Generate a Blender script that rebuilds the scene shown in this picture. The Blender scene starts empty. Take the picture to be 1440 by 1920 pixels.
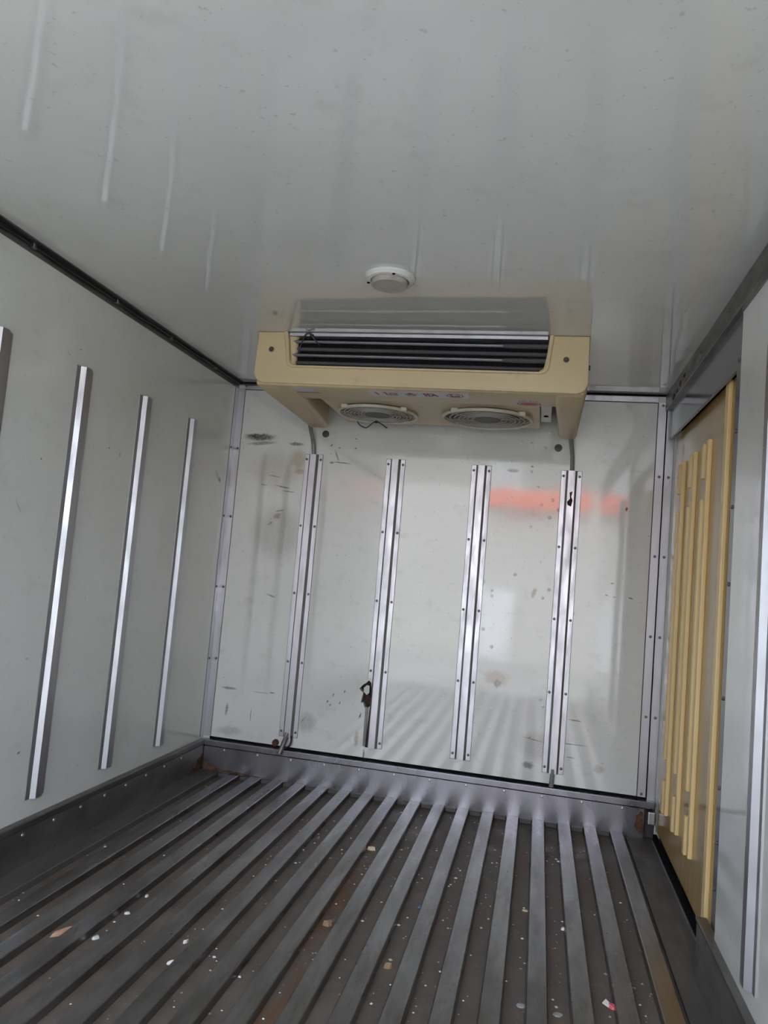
import bpy, bmesh, math, random
from mathutils import Vector, Matrix
random.seed(7)
SC = bpy.context.scene
COL = SC.collection
PI = math.pi

# ------------------------------------------------------------------ camera
cam_d = bpy.data.cameras.new('camera')
cam = bpy.data.objects.new('camera', cam_d); COL.objects.link(cam)
cam_d.sensor_fit = 'HORIZONTAL'; cam_d.sensor_width = 36.0
cam_d.lens = 36.0 * 1382.41 / 1440.0
cam_d.clip_start = 0.02
cam.location = (1.2856, -2.838, 0.8412)
cam.rotation_euler = (1.6518, -0.0848, 0.2080)
SC.camera = cam

# ------------------------------------------------------------------ light
w = bpy.data.worlds.new('sky'); SC.world = w; w.use_nodes = True
bg = w.node_tree.nodes['Background']
bg.inputs[0].default_value = (0.81, 0.92, 1.08, 1); bg.inputs[1].default_value = 1.0
sun_d = bpy.data.lights.new('sun', 'SUN'); sun = bpy.data.objects.new('sun', sun_d); COL.objects.link(sun)
sun_d.energy = 1.3; sun_d.angle = 0.02; sun_d.color = (1.0, 0.96, 0.91)
sun.rotation_euler = (math.radians(-48), 0, math.radians(-14))     # from behind the box, over its front end
SC.view_settings.view_transform = 'Standard'
SC.view_settings.look = 'None'
SC.view_settings.exposure = 2.72
SC.view_settings.gamma = 1.0
SC.view_settings.use_curve_mapping = False
SC.cycles.max_bounces = 14
SC.cycles.diffuse_bounces = 8
SC.cycles.glossy_bounces = 6
SC.cycles.caustics_reflective = False
SC.cycles.caustics_refractive = False

# ------------------------------------------------------------------ sizes (metres; back wall y=0, left wall x=0, rib tops z=0)
W, H, REAR = 1.70, 1.5806, -3.05
KICK = 0.117
DOORX = 1.735

# ------------------------------------------------------------------ helpers
def tag(o, label=None, cat=None, group=None, kind=None):
    if label: o['label'] = label
    if cat: o['category'] = cat
    if group: o['group'] = group
    if kind: o['kind'] = kind
    return o

def empty(name, loc, label=None, cat=None, group=None, kind=None):
    o = bpy.data.objects.new(name, None); COL.objects.link(o); o.location = loc
    o.empty_display_size = 0.05
    return tag(o, label, cat, group, kind)

def wloc(o):
    v = Vector(o.location)
    while o.parent: o = o.parent; v += o.location
    return v

def link(name, me, parent=None, loc=(0, 0, 0), rot=None):
    """me is in world coordinates shifted by loc; parents carry no rotation"""
    o = bpy.data.objects.new(name, me); COL.objects.link(o)
    p = Vector(loc)
    if parent:
        o.parent = parent; p = p - wloc(parent)
    o.location = p
    if rot: o.rotation_euler = rot
    return o

def fin(name, bm, mat, parent=None, smooth=False, mats=None):
    bmesh.ops.recalc_face_normals(bm, faces=bm.faces[:])
    me = bpy.data.meshes.new(name); bm.to_mesh(me); bm.free()
    for m in (mats or [mat]): me.materials.append(m)
    if smooth:
        me.polygons.foreach_set('use_smooth', [True] * len(me.polygons))
        try: me.set_sharp_from_angle(angle=math.radians(35))
        except Exception: pass
    return link(name, me, parent)

def NB(): return bmesh.new()

def box(bm, x0, x1, y0, y1, z0, z1, bev=0, seg=1, mi=0):
    vs = [bm.verts.new((x, y, z)) for x in (x0, x1) for y in (y0, y1) for z in (z0, z1)]
    fs = [bm.faces.new([vs[i] for i in f]) for f in ((0, 1, 3, 2), (4, 6, 7, 5), (0, 4, 5, 1), (2, 3, 7, 6), (0, 2, 6, 4), (1, 5, 7, 3))]
    for f in fs: f.material_index = mi
    if bev:
        es = list({e for f in fs for e in f.edges})
        bmesh.ops.bevel(bm, geom=es, offset=bev, segments=seg, affect='EDGES', profile=0.5)
    return vs

def prism(bm, pts, vec, bev=0, seg=2, bev_front=True):
    """closed 3-D polygon extruded along vec"""
    vec = Vector(vec)
    a = [bm.verts.new(p) for p in pts]; b = [bm.verts.new(Vector(p) + vec) for p in pts]
    n = len(pts)
    f0 = bm.faces.new(a); f1 = bm.faces.new(b[::-1])
    for i in range(n): bm.faces.new((a[i], b[i], b[(i + 1) % n], a[(i + 1) % n]))
    if bev:
        bmesh.ops.bevel(bm, geom=list(f0.edges), offset=bev, segments=seg, affect='EDGES', profile=0.5)

def tube(bm, pts, r, n=8, cap=True):
    pts = [Vector(p) for p in pts]; rings = []
    up = Vector((0.13, 0.31, 0.94)).normalized()
    for i, p in enumerate(pts):
        t = (pts[min(i + 1, len(pts) - 1)] - pts[max(i - 1, 0)]).normalized()
        s = t.cross(up)
        if s.length < 1e-3: s = t.cross(Vector((1, 0, 0)))
        s.normalize(); u = s.cross(t)
        rr = r[i] if isinstance(r, (list, tuple)) else r
        rings.append([bm.verts.new(p + s * (math.cos(2 * PI * k / n) * rr) + u * (math.sin(2 * PI * k / n) * rr)) for k in range(n)])
    for a, b in zip(rings, rings[1:]):
        for k in range(n): bm.faces.new((a[k], a[(k + 1) % n], b[(k + 1) % n], b[k]))
    if cap: bm.faces.new(rings[0][::-1]); bm.faces.new(rings[-1])

def spline(pts, n=8):
    pts = [Vector(p) for p in pts]; out = []
    for i in range(len(pts) - 1):
        p0, p1, p2, p3 = pts[max(i - 1, 0)], pts[i], pts[i + 1], pts[min(i + 2, len(pts) - 1)]
        for k in range(n):
            t = k / n
            out.append(0.5 * ((2 * p1) + (p2 - p0) * t + (2 * p0 - 5 * p1 + 4 * p2 - p3) * t * t + (3 * p1 - p0 - 3 * p2 + p3) * t ** 3))
    out.append(pts[-1]); return out

def lathe(bm, prof, c, axis='z', n=32):
    """prof = [(r, h)]; h runs along +axis from c"""
    c = Vector(c); rings = []
    def P(r, h, a):
        x, y = r * math.cos(a), r * math.sin(a)
        return c + {'z': Vector((x, y, h)), 'y': Vector((x, h, y)), 'x': Vector((h, x, y))}[axis]
    for r, h in prof:
        if r < 1e-6: rings.append([bm.verts.new(P(0, h, 0))])
        else: rings.append([bm.verts.new(P(r, h, 2 * PI * k / n)) for k in range(n)])
    for a, b in zip(rings, rings[1:]):
        for k in range(n):
            q = [a[k % len(a)], a[(k + 1) % len(a)], b[(k + 1) % len(b)], b[k % len(b)]]
            q = list(dict.fromkeys(q))
            if len(q) > 2: bm.faces.new(q)

def torus(bm, c, R, r, axis='z', n=36, m=6):
    c = Vector(c); rings = []
    for i in range(n):
        a = 2 * PI * i / n; ring = []
        for k in range(m):
            b = 2 * PI * k / m; rr = R + r * math.cos(b); h = r * math.sin(b)
            ring.append(bm.verts.new(c + Vector((rr * math.cos(a), rr * math.sin(a), h))))
        rings.append(ring)
    for i in range(n):
        A, B = rings[i], rings[(i + 1) % n]
        for k in range(m): bm.faces.new((A[k], B[k], B[(k + 1) % m], A[(k + 1) % m]))

# ------------------------------------------------------------------ materials
class NT:
    def __init__(s, name):
        s.m = bpy.data.materials.new(name); s.m.use_nodes = True
        s.t = s.m.node_tree; s.b = s.t.nodes['Principled BSDF']
        s._c = None
    def n(s, ty, **kw):
        o = s.t.nodes.new(ty)
        for k, v in kw.items(): setattr(o, k, v)
        return o
    def put(s, sock, v):
        if hasattr(v, 'is_output') or isinstance(v, bpy.types.NodeSocket): s.t.links.new(v, sock)
        elif isinstance(v, (tuple, list)):
            sock.default_value = (*v, 1) if len(v) == 3 and sock.type == 'RGBA' else v
        else: sock.default_value = v
    def set(s, **kw):
        names = dict(color='Base Color', rough='Roughness', metal='Metallic', spec='Specular IOR Level', coat='Coat Weight',
                     coat_rough='Coat Roughness', normal='Normal', trans='Transmission Weight', sub='Subsurface Weight', ior='IOR',
                     aniso='Anisotropic', tan='Tangent')
        for k, v in kw.items(): s.put(s.b.inputs[names[k]], v)
        return s
    @property
    def co(s):
        if s._c is None: s._c = s.n('ShaderNodeTexCoord').outputs['Object']
        return s._c
    def scaled(s, sc, src=None):
        m = s.n('ShaderNodeMapping'); s.put(m.inputs[0], src or s.co); m.inputs['Scale'].default_value = sc; return m.outputs[0]
    def noise(s, scale, detail=4, rough=0.55, vec=None, dist=0, col=False):
        o = s.n('ShaderNodeTexNoise'); s.put(o.inputs['Vector'], vec or s.co)
        o.inputs['Scale'].default_value = scale; o.inputs['Detail'].default_value = detail; o.inputs['Roughness'].default_value = rough
        o.inputs['Distortion'].default_value = dist
        return o.outputs['Color' if col else 'Fac']
    def vor(s, scale, feature='F1', vec=None, out='Distance'):
        o = s.n('ShaderNodeTexVoronoi', feature=feature); s.put(o.inputs['Vector'], vec or s.co); o.inputs['Scale'].default_value = scale
        return o.outputs[out]
    def ramp(s, v, a, b, c=0.0, d=1.0, smooth=False):
        o = s.n('ShaderNodeMapRange', interpolation_type='SMOOTHSTEP' if smooth else 'LINEAR')
        for i, x in enumerate((v, a, b, c, d)): s.put(o.inputs[i], x)
        return o.outputs[0]
    def math(s, op, a, b=0.0, clamp=False):
        o = s.n('ShaderNodeMath', operation=op, use_clamp=clamp); s.put(o.inputs[0], a); s.put(o.inputs[1], b); return o.outputs[0]
    def mix(s, f, a, b, mode='MIX'):
        o = s.n('ShaderNodeMix', data_type='RGBA', blend_type=mode); s.put(o.inputs[0], f); s.put(o.inputs[6], a); s.put(o.inputs[7], b); return o.outputs[2]
    def bump(s, h, strength=0.2, dist=0.01, nrm=None):
        o = s.n('ShaderNodeBump'); s.put(o.inputs['Height'], h); o.inputs['Strength'].default_value = strength; o.inputs['Distance'].default_value = dist
        if nrm: s.put(o.inputs['Normal'], nrm)
        return o.outputs[0]
    def sep(s):
        o = s.n('ShaderNodeSeparateXYZ'); s.put(o.inputs[0], s.co); return o.outputs
    def marks(s, base, rows, cols, uax=0):
        """dirt marks lying on the wall: rows = (u, z, half width, half height, degrees, kind)"""
        sp = s.sep()
        cmb = s.n('ShaderNodeCombineXYZ'); s.put(cmb.inputs[0], sp[uax]); s.put(cmb.inputs[1], sp[2])
        nz = s.noise(55, 4, 0.65, col=True)
        vs = s.n('ShaderNodeVectorMath', operation='SUBTRACT'); s.put(vs.inputs[0], nz); vs.inputs[1].default_value = (0.5, 0.5, 0.5)
        fine = s.noise(160, 3, 0.7, s.scaled((0.7, 0.7, 1.6)))
        out = base
        for u, z, a, b, deg, kind in rows:
            k = min(a, b)
            sc = s.n('ShaderNodeVectorMath', operation='MULTIPLY_ADD')
            s.put(sc.inputs[0], vs.outputs[0]); amp = min(0.03, 1.2 * k + 0.0015); sc.inputs[1].default_value = (amp,) * 3; s.put(sc.inputs[2], cmb.outputs[0])
            mp = s.n('ShaderNodeMapping', vector_type='TEXTURE'); s.put(mp.inputs[0], sc.outputs[0])
            mp.inputs['Location'].default_value = (u, z, 0); mp.inputs['Rotation'].default_value = (0, 0, math.radians(deg)); mp.inputs['Scale'].default_value = (a, b, 50)
            ln = s.n('ShaderNodeVectorMath', operation='LENGTH'); s.put(ln.inputs[0], mp.outputs[0])
            c, st, patchy = cols[kind]
            f = s.ramp(ln.outputs['Value'], 1.15, 0.45 if not patchy else 0.4, 0, st, True)
            if patchy: f = s.math('MULTIPLY', f, s.ramp(fine, 0.32, 0.50, 0.3, 1.0))
            out = s.mix(f, out, c)
        return out

MARKC = dict(blk=((0.025, 0.024, 0.022), 0.95, True), gry=((0.16, 0.15, 0.14), 0.85, True), dbr=((0.06, 0.045, 0.03), 0.85, True),
             tan=((0.40, 0.29, 0.17), 0.75, True), ora=((0.45, 0.24, 0.09), 0.8, True), wht=((0.78, 0.78, 0.76), 0.8, False),
             brn=((0.22, 0.13, 0.06), 0.9, True), tan2=((0.36, 0.22, 0.09), 1.0, False), lgr=((0.30, 0.285, 0.25), 0.5, True),
             lta=((0.43, 0.37, 0.28), 0.45, True))
BACK_MARKS = [(0.121, 1.351, 0.0745, 0.0166, 3, 'blk'), (0.093, 1.357, 0.0497, 0.0103, 0, 'blk'), (0.129, 1.327, 0.0704, 0.0083, 5, 'gry'), (0.277, 1.33, 0.0373, 0.0083, 0, 'dbr'), (0.292, 1.266, 0.0373, 0.0497, 0, 'tan'), (0.302, 1.218, 0.029, 0.0124, 0, 'ora'), (0.271, 1.23, 0.0166, 0.0166, 0, 'wht'), (0.196, 1.193, 0.0352, 0.0027, -8, 'blk'), (0.235, 1.151, 0.0373, 0.0033, -9, 'blk'), (0.154, 1.155, 0.0186, 0.0027, 0, 'gry'), (0.262, 1.133, 0.0331, 0.0025, -4, 'gry'), (0.224, 1.03, 0.0186, 0.0145, 25, 'brn'), (0.197, 0.999, 0.0124, 0.0052, 45, 'dbr'), (0.231, 1.052, 0.0228, 0.0033, 10, 'dbr'), (0.23, 0.707, 0.0228, 0.0041, -15, 'gry'), (0.427, 1.332, 0.0072, 0.0033, 40, 'blk'), (0.461, 1.323, 0.0062, 0.0035, 0, 'blk'), (0.528, 1.324, 0.0062, 0.0027, 50, 'blk'), (0.527, 1.363, 0.0033, 0.0033, 0, 'blk'), (0.426, 1.297, 0.0033, 0.0033, 0, 'gry'), (0.476, 1.263, 0.0455, 0.0023, -3, 'blk'), (0.434, 1.261, 0.0103, 0.0041, 0, 'blk'), (0.453, 1.29, 0.0041, 0.029, 25, 'gry'), (0.274, 0.325, 0.0124, 0.0031, 0, 'dbr'), (0.229, 0.32, 0.0455, 0.0027, 0, 'tan'), (0.526, 0.346, 0.0023, 0.0083, -20, 'blk'), (0.505, 0.319, 0.0027, 0.0072, -30, 'blk'), (0.57, 0.364, 0.0023, 0.0072, -20, 'blk'), (0.555, 0.319, 0.0023, 0.0072, -20, 'blk'), (0.517, 0.306, 0.0023, 0.0072, -25, 'blk'), (0.64, 0.28, 0.0035, 0.0145, -15, 'blk'), (0.412, 0.236, 0.0027, 0.0103, -20, 'gry'), (0.091, 0.323, 0.0373, 0.0062, 0, 'gry'), (0.089, 0.238, 0.0062, 0.029, -5, 'gry'), (0.193, 0.229, 0.0021, 0.029, 0, 'gry'), (0.633, 0.192, 0.0103, 0.0331, 0, 'tan'), (0.428, 0.227, 0.0455, 0.0455, 0, 'lgr'), (0.109, 0.156, 0.0621, 0.0207, 3, 'lgr'), (1.157, 1.269, 0.0269, 0.0083, 0, 'gry'), (1.228, 1.288, 0.0062, 0.0037, -20, 'blk'), (1.58, 1.147, 0.0054, 0.0103, 0, 'blk'), (1.266, 0.81, 0.0093, 0.0228, -18, 'tan2'), (1.545, 0.87, 0.0083, 0.0023, 5, 'blk'), (1.527, 0.825, 0.0072, 0.0023, -10, 'blk'), (1.555, 0.82, 0.0052, 0.0021, 0, 'blk'), (1.613, 0.821, 0.0103, 0.0023, -15, 'blk'), (1.3, 0.274, 0.0455, 0.0029, -8, 'brn'), (1.437, 0.275, 0.0662, 0.0023, 0, 'gry'), (1.443, 0.361, 0.029, 0.0029, -3, 'brn'), (1.436, 0.227, 0.0186, 0.0023, -2, 'gry'), (1.286, 0.28, 0.0062, 0.0041, 40, 'gry'), (1.287, 0.18, 0.0248, 0.0145, 0, 'gry'), (1.535, 0.199, 0.0228, 0.0166, 0, 'lgr'), (1.149, 0.48, 0.0538, 0.0331, 0, 'tan'), (1.154, 0.461, 0.0166, 0.0166, 0, 'gry'), (1.321, 0.252, 0.0828, 0.0621, 0, 'lgr'), (0.231, 0.96, 0.1242, 0.1242, 0, 'lgr'), (0.205, 1.222, 0.1242, 0.0931, 0, 'lta'), (0.667, 0.14, 0.004, 0.024, 0, 'dbr')]
LEFT_MARKS = [(-0.116, 1.165, 0.0355, 0.0111, -40, 'lgr'), (-0.093, 1.153, 0.013, 0.0112, -20, 'gry'), (-0.333, 1.175, 0.0178, 0.0061, 0, 'lgr'), (-0.873, 1.14, 0.0047, 0.0032, 0, 'gry'), (-1.229, 0.926, 0.0232, 0.0033, -50, 'lgr'), (-0.813, 1.13, 0.0036, 0.01, 0, 'ora'), (-1.168, 1.058, 0.004, 0.0028, 0, 'gry'), (-1.129, 0.539, 0.0082, 0.0042, 0, 'lgr'), (-1.06, 1.383, 0.0064, 0.0019, 0, 'gry'), (-1.107, 1.356, 0.0083, 0.0019, -20, 'lgr'), (-1.115, 0.296, 0.0062, 0.0043, 0, 'gry'), (-0.849, 0.203, 0.0047, 0.0033, 0, 'lgr')]
CEIL_MARKS = []

WHITE = (0.718, 0.712, 0.68)
def gelcoat(name, rows=None, uax=0, dents=False, rough=0.10, coat=0.5, grime=0.35):
    m = NT(name)
    big = m.noise(2.2, 3, 0.5)
    c = m.mix(m.ramp(big, 0.35, 0.7), (0.665, 0.66, 0.625), WHITE)
    spk = m.ramp(m.noise(70, 2, 0.6), 0.67, 0.74)
    c = m.mix(m.math('MULTIPLY', spk, grime), c, (0.34, 0.33, 0.30))
    smd = m.math('MULTIPLY', m.ramp(m.noise(11, 5, 0.7, m.scaled((1, 1, 1.7))), 0.55, 0.75), grime * 0.6)
    c = m.mix(smd, c, (0.40, 0.385, 0.34))
    if rows: c = m.marks(c, rows, MARKC, uax)
    wave = m.bump(m.noise(3.0, 2, 0.4), 0.22, 0.02)
    if dents:
        sp = m.sep()
        reg = m.math('MULTIPLY', m.ramp(sp[0], 1.02, 1.10), m.ramp(sp[0], 1.45, 1.36))
        reg2 = m.ramp(m.noise(4.3, 2, 0.5), 0.46, 0.58)
        d = m.ramp(m.vor(24, vec=m.scaled((1, 1, 0.9))), 0.0, 0.19, 0.0, 1.0, True)
        hh = m.math('MULTIPLY', m.math('SUBTRACT', 1.0, d), m.math('MULTIPLY', reg, reg2))
        wave = m.bump(hh, 0.85, 0.0045, wave)
    rr = m.ramp(m.noise(9, 4, 0.6), 0.3, 0.75, rough * 0.7, rough * 1.6)
    m.set(color=c, rough=rr, spec=0.55, normal=wave)
    m.set(coat=coat, coat_rough=rough * 0.6)
    return m.m
M_BACK = gelcoat('white_panel_back', BACK_MARKS, 0, True, 0.075, 1.0, 0.6)
M_LEFT = gelcoat('white_panel_left', LEFT_MARKS, 1, False, 0.16)
M_WALL = gelcoat('white_panel', None, 0, False, 0.10)
M_CEIL = gelcoat('white_ceiling_panel', None, 0, False, 0.055, 0.4)

def metal(name, base, rough, metallic=1.0, dirt=0.35, stretch=(1, 1, 1), nscale=14, dirtc=(0.09, 0.08, 0.07), bump=0.05):
    m = NT(name)
    v = m.scaled(stretch)
    n1 = m.noise(nscale, 5, 0.65, v)
    c = m.mix(m.math('MULTIPLY', m.ramp(n1, 0.36, 0.78, 0, 1, True), dirt), base, dirtc)
    m.set(color=c, metal=m.ramp(n1, 0.5, 0.8, metallic, metallic * (1 - dirt * 0.25)), rough=m.ramp(m.noise(nscale * 2.3, 4, 0.6, v), 0.3, 0.7, rough * 0.75, rough * 1.35),
          normal=m.bump(n1, bump, 0.004))
    return m.m
M_ALU = metal('aluminium', (0.50, 0.49, 0.515), 0.40, 1.0, 0.18, (1, 1, 0.25), 18, (0.3, 0.29, 0.28))
M_TRIM = metal('dull_aluminium_trim', (0.19, 0.178, 0.172), 0.38, 0.9, 0.5, (1, 0.3, 1), 12, (0.11, 0.10, 0.09))
M_KICK = metal('steel_kick_plate', (0.30, 0.29, 0.315), 0.28, 1.0, 0.75, (1, 1, 0.4), 5, (0.16, 0.15, 0.15), 0.0)
M_KICKL = metal('dirty_kick_plate', (0.30, 0.29, 0.28), 0.36, 0.85, 0.7, (1, 0.4, 1), 7, (0.07, 0.06, 0.055))
M_SCREW = metal('screw_steel', (0.55, 0.54, 0.52), 0.35, 1.0, 0.4)

M_SCREWD = metal('dull_screw_steel', (0.20, 0.19, 0.185), 0.45, 0.8, 0.5)
def rib_mat():
    m = NT('worn_floor_rib')
    v = m.scaled((1, 0.22, 1))
    n1 = m.noise(16, 5, 0.65, v)
    c = m.mix(m.ramp(n1, 0.40, 0.66), (0.29, 0.28, 0.275), (0.17, 0.16, 0.153))
    c = m.mix(m.ramp(m.noise(5, 3, 0.6), 0.5, 0.72, 0, 0.45), c, (0.15, 0.135, 0.12))
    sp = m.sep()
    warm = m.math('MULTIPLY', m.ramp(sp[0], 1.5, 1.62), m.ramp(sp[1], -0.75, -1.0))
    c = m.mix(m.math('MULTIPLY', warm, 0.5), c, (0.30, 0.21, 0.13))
    pit = m.ramp(m.vor(26, vec=m.scaled((1, 0.6, 1))), 0.10, 0.05)
    pit = m.math('MULTIPLY', pit, m.ramp(m.noise(7, 2), 0.5, 0.58))
    c = m.mix(pit, c, (0.06, 0.05, 0.05))
    m.set(color=c, metal=m.ramp(pit, 0, 1, 0.95, 0.2), rough=m.ramp(m.noise(22, 4, 0.6, v), 0.3, 0.7, 0.24, 0.38), normal=m.bump(n1, 0.04, 0.003))
    return m.m
M_RIB = rib_mat()
def groove_mat():
    m = NT('dirty_floor_groove')
    n1 = m.noise(9, 6, 0.65)
    c = m.mix(m.ramp(n1, 0.35, 0.7), (0.082, 0.066, 0.057), (0.15, 0.126, 0.108))
    c = m.mix(m.ramp(m.noise(23, 5, 0.7), 0.5, 0.72, 0, 0.6), c, (0.17, 0.122, 0.098))
    sp = m.sep()
    band = m.math('MULTIPLY', m.math('MULTIPLY', m.ramp(sp[0], 0.800, 0.815), m.ramp(sp[0], 0.862, 0.845)), m.ramp(sp[1], -0.42, -0.5))
    rust = m.math('MULTIPLY', band, m.ramp(m.noise(14, 4, 0.6, m.scaled((1, 0.35, 1))), 0.45, 0.6))
    c = m.mix(m.math('MULTIPLY', rust, 0.8), c, (0.13, 0.062, 0.03))
    rl = m.math('MULTIPLY', m.ramp(sp[0], 0.50, 0.30), m.ramp(sp[1], -0.6, -1.0))
    rust2 = m.math('MULTIPLY', rl, m.ramp(m.noise(11, 4, 0.6), 0.58, 0.7))
    c = m.mix(m.math('MULTIPLY', rust2, 0.5), c, (0.12, 0.06, 0.035))
    spk = m.ramp(m.vor(75), 0.16, 0.10)
    spk = m.math('MULTIPLY', spk, m.ramp(m.noise(6, 2), 0.5, 0.62))
    c = m.mix(m.math('MULTIPLY', spk, 0.5), c, (0.32, 0.29, 0.25))
    m.set(color=c, rough=m.ramp(n1, 0.3, 0.7, 0.42, 0.75), spec=0.45, normal=m.bump(m.noise(60, 4, 0.7), 0.35, 0.004))
    return m.m
M_GROOVE = groove_mat()
M_APRON = metal('flat_floor_strip', (0.115, 0.107, 0.10), 0.5, 0.35, 0.7, (1, 0.3, 1), 8, (0.075, 0.066, 0.058))

def plain(name, c, rough=0.5, spec=0.5, metal_=0.0, var=0.12, scale=12, coat=0.0, bump=0.0):
    m = NT(name)
    n1 = m.noise(scale, 4, 0.6)
    m.set(color=m.mix(m.ramp(n1, 0.3, 0.7), tuple(x * (1 - var) for x in c), tuple(min(1, x * (1 + var)) for x in c)), rough=rough, spec=spec, metal=metal_, coat=coat, coat_rough=0.1)
    if bump: m.set(normal=m.bump(n1, bump, 0.003))
    return m.m

def cream_mat():
    m = NT('cream_plastic')
    c = m.mix(m.ramp(m.noise(4, 4, 0.6), 0.35, 0.7), (0.62, 0.49, 0.29), (0.57, 0.445, 0.265))
    g = m.ramp(m.noise(13, 5, 0.7, m.scaled((1, 1, 1.6))), 0.58, 0.78, 0, 0.45)
    c = m.mix(g, c, (0.25, 0.20, 0.13))
    m.set(color=c, rough=0.42, spec=0.45, normal=m.bump(m.noise(240, 2, 0.5), 0.05, 0.001))
    return m.m
M_CREAM = cream_mat()
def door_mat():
    m = NT('varnished_yellow_panel_shaded')
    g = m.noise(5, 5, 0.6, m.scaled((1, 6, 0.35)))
    c = m.mix(m.ramp(g, 0.3, 0.7), (0.38, 0.245, 0.09), (0.46, 0.31, 0.125))  # shade on the leaf put into its base, darker than the battens
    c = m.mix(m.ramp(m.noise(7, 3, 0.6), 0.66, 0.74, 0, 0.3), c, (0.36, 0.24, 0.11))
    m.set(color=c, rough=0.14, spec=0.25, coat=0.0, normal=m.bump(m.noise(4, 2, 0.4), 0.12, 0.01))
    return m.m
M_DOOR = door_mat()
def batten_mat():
    m = NT('yellow_wood_batten_lit')
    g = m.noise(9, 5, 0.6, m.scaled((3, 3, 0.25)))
    c = m.mix(m.ramp(g, 0.3, 0.7), (0.76, 0.53, 0.23), (0.84, 0.64, 0.33))  # paler yellow carries the light falling on the batten faces
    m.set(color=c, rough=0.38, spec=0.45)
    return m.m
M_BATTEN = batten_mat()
M_FRAME = plain('grey_glossy_frame', (0.11, 0.113, 0.118), 0.15, 0.4, 0.0, 0.15, 6, 0.0)
M_RUBBER = plain('black_rubber', (0.008, 0.008, 0.009), 0.9, 0.05)
M_FIN = plain('dark_coil_fins', (0.02, 0.019, 0.02), 0.5, 0.3, 0.2)
M_TUBE = plain('coil_tube_metal', (0.20, 0.193, 0.20), 0.35, 0.5, 1.0)
M_PWHITE = plain('white_plastic', (0.72, 0.71, 0.68), 0.35, 0.5, 0, 0.06)
M_LENS = plain('dusty_lamp_lens', (0.40, 0.365, 0.32), 0.3, 0.5, 0, 0.18, 30)
M_GUARD = plain('grey_white_fan_guard', (0.58, 0.53, 0.45), 0.4, 0.5, 0, 0.12, 20)
M_GWIRE = plain('grey_guard_wire', (0.44, 0.42, 0.38), 0.5)
M_BLADE = plain('dusty_fan_blade', (0.14, 0.135, 0.13), 0.6, 0.3, 0, 0.2, 20)
M_STICK = plain('pale_sticker', (0.62, 0.57, 0.60), 0.4, 0.4, 0, 0.05)
M_STICKB = plain('bluish_sticker', (0.52, 0.57, 0.62), 0.4, 0.4, 0, 0.05)
M_INKRED = plain('dark_red_ink', (0.26, 0.09, 0.10), 0.5)
M_INKRED2 = plain('red_ink', (0.50, 0.06, 0.06), 0.5)
M_INKBLUE = plain('blue_grey_ink', (0.25, 0.28, 0.42), 0.5)
M_HOSE = plain('grey_hose', (0.20, 0.20, 0.185), 0.3, 0.5, 0, 0.2, 30)
M_SEAL = plain('dark_sealant', (0.06, 0.055, 0.05), 0.8, 0.2)
M_PIPE = plain('grey_pipe', (0.15, 0.14, 0.135), 0.4, 0.5, 0.3)
M_SLEEVE = plain('grey_sleeve_shaded_tube', (0.06, 0.058, 0.06), 0.5)
M_WIRE = plain('black_wire', (0.015, 0.014, 0.014), 0.45, 0.5)
M_FOAM = plain('burnt_foam', (0.05, 0.032, 0.026), 0.95, 0.1, 0, 0.6, 90, 0, 0.8)
M_FLAP = plain('white_flap', (0.68, 0.67, 0.65), 0.3)
M_RUST = plain('rust', (0.095, 0.05, 0.034), 0.9, 0.15, 0, 0.5, 45, 0, 0.6)
M_DARKHOLE = plain('dark_bolt', (0.09, 0.075, 0.065), 0.5, 0.4, 0.6)
M_TAN = plain('tan_chip', (0.50, 0.30, 0.19), 0.6, 0.3)
M_TAN2 = plain('cream_chip', (0.62, 0.49, 0.33), 0.6, 0.3)
M_WCHIP = plain('white_chip', (0.75, 0.74, 0.70), 0.5, 0.4)
M_GCHIP = plain('grey_chip', (0.30, 0.29, 0.27), 0.6, 0.3)
M_BCHIP = plain('blue_chip', (0.10, 0.17, 0.30), 0.5, 0.4)
M_RCHIP = plain('red_wrapper', (0.62, 0.10, 0.13), 0.35, 0.5)
M_BROWNCHIP = plain('brown_crumb', (0.26, 0.17, 0.11), 0.7, 0.3)
M_GROUND = plain('yard_concrete', (0.34, 0.33, 0.31), 0.9, 0.2, 0, 0.15, 0.6)
M_FACADE = plain('pale_plaster', (0.52, 0.50, 0.47), 0.9, 0.2, 0, 0.06, 0.8)
M_ORANGE = plain('orange_red_paint', (0.95, 0.13, 0.05), 0.5, 0.3, 0, 0.03, 2)
M_WREFLECT = plain('white_reflected_panel_paint', (0.85, 0.86, 0.88), 0.6, 0.3, 0, 0.03, 2)

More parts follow.
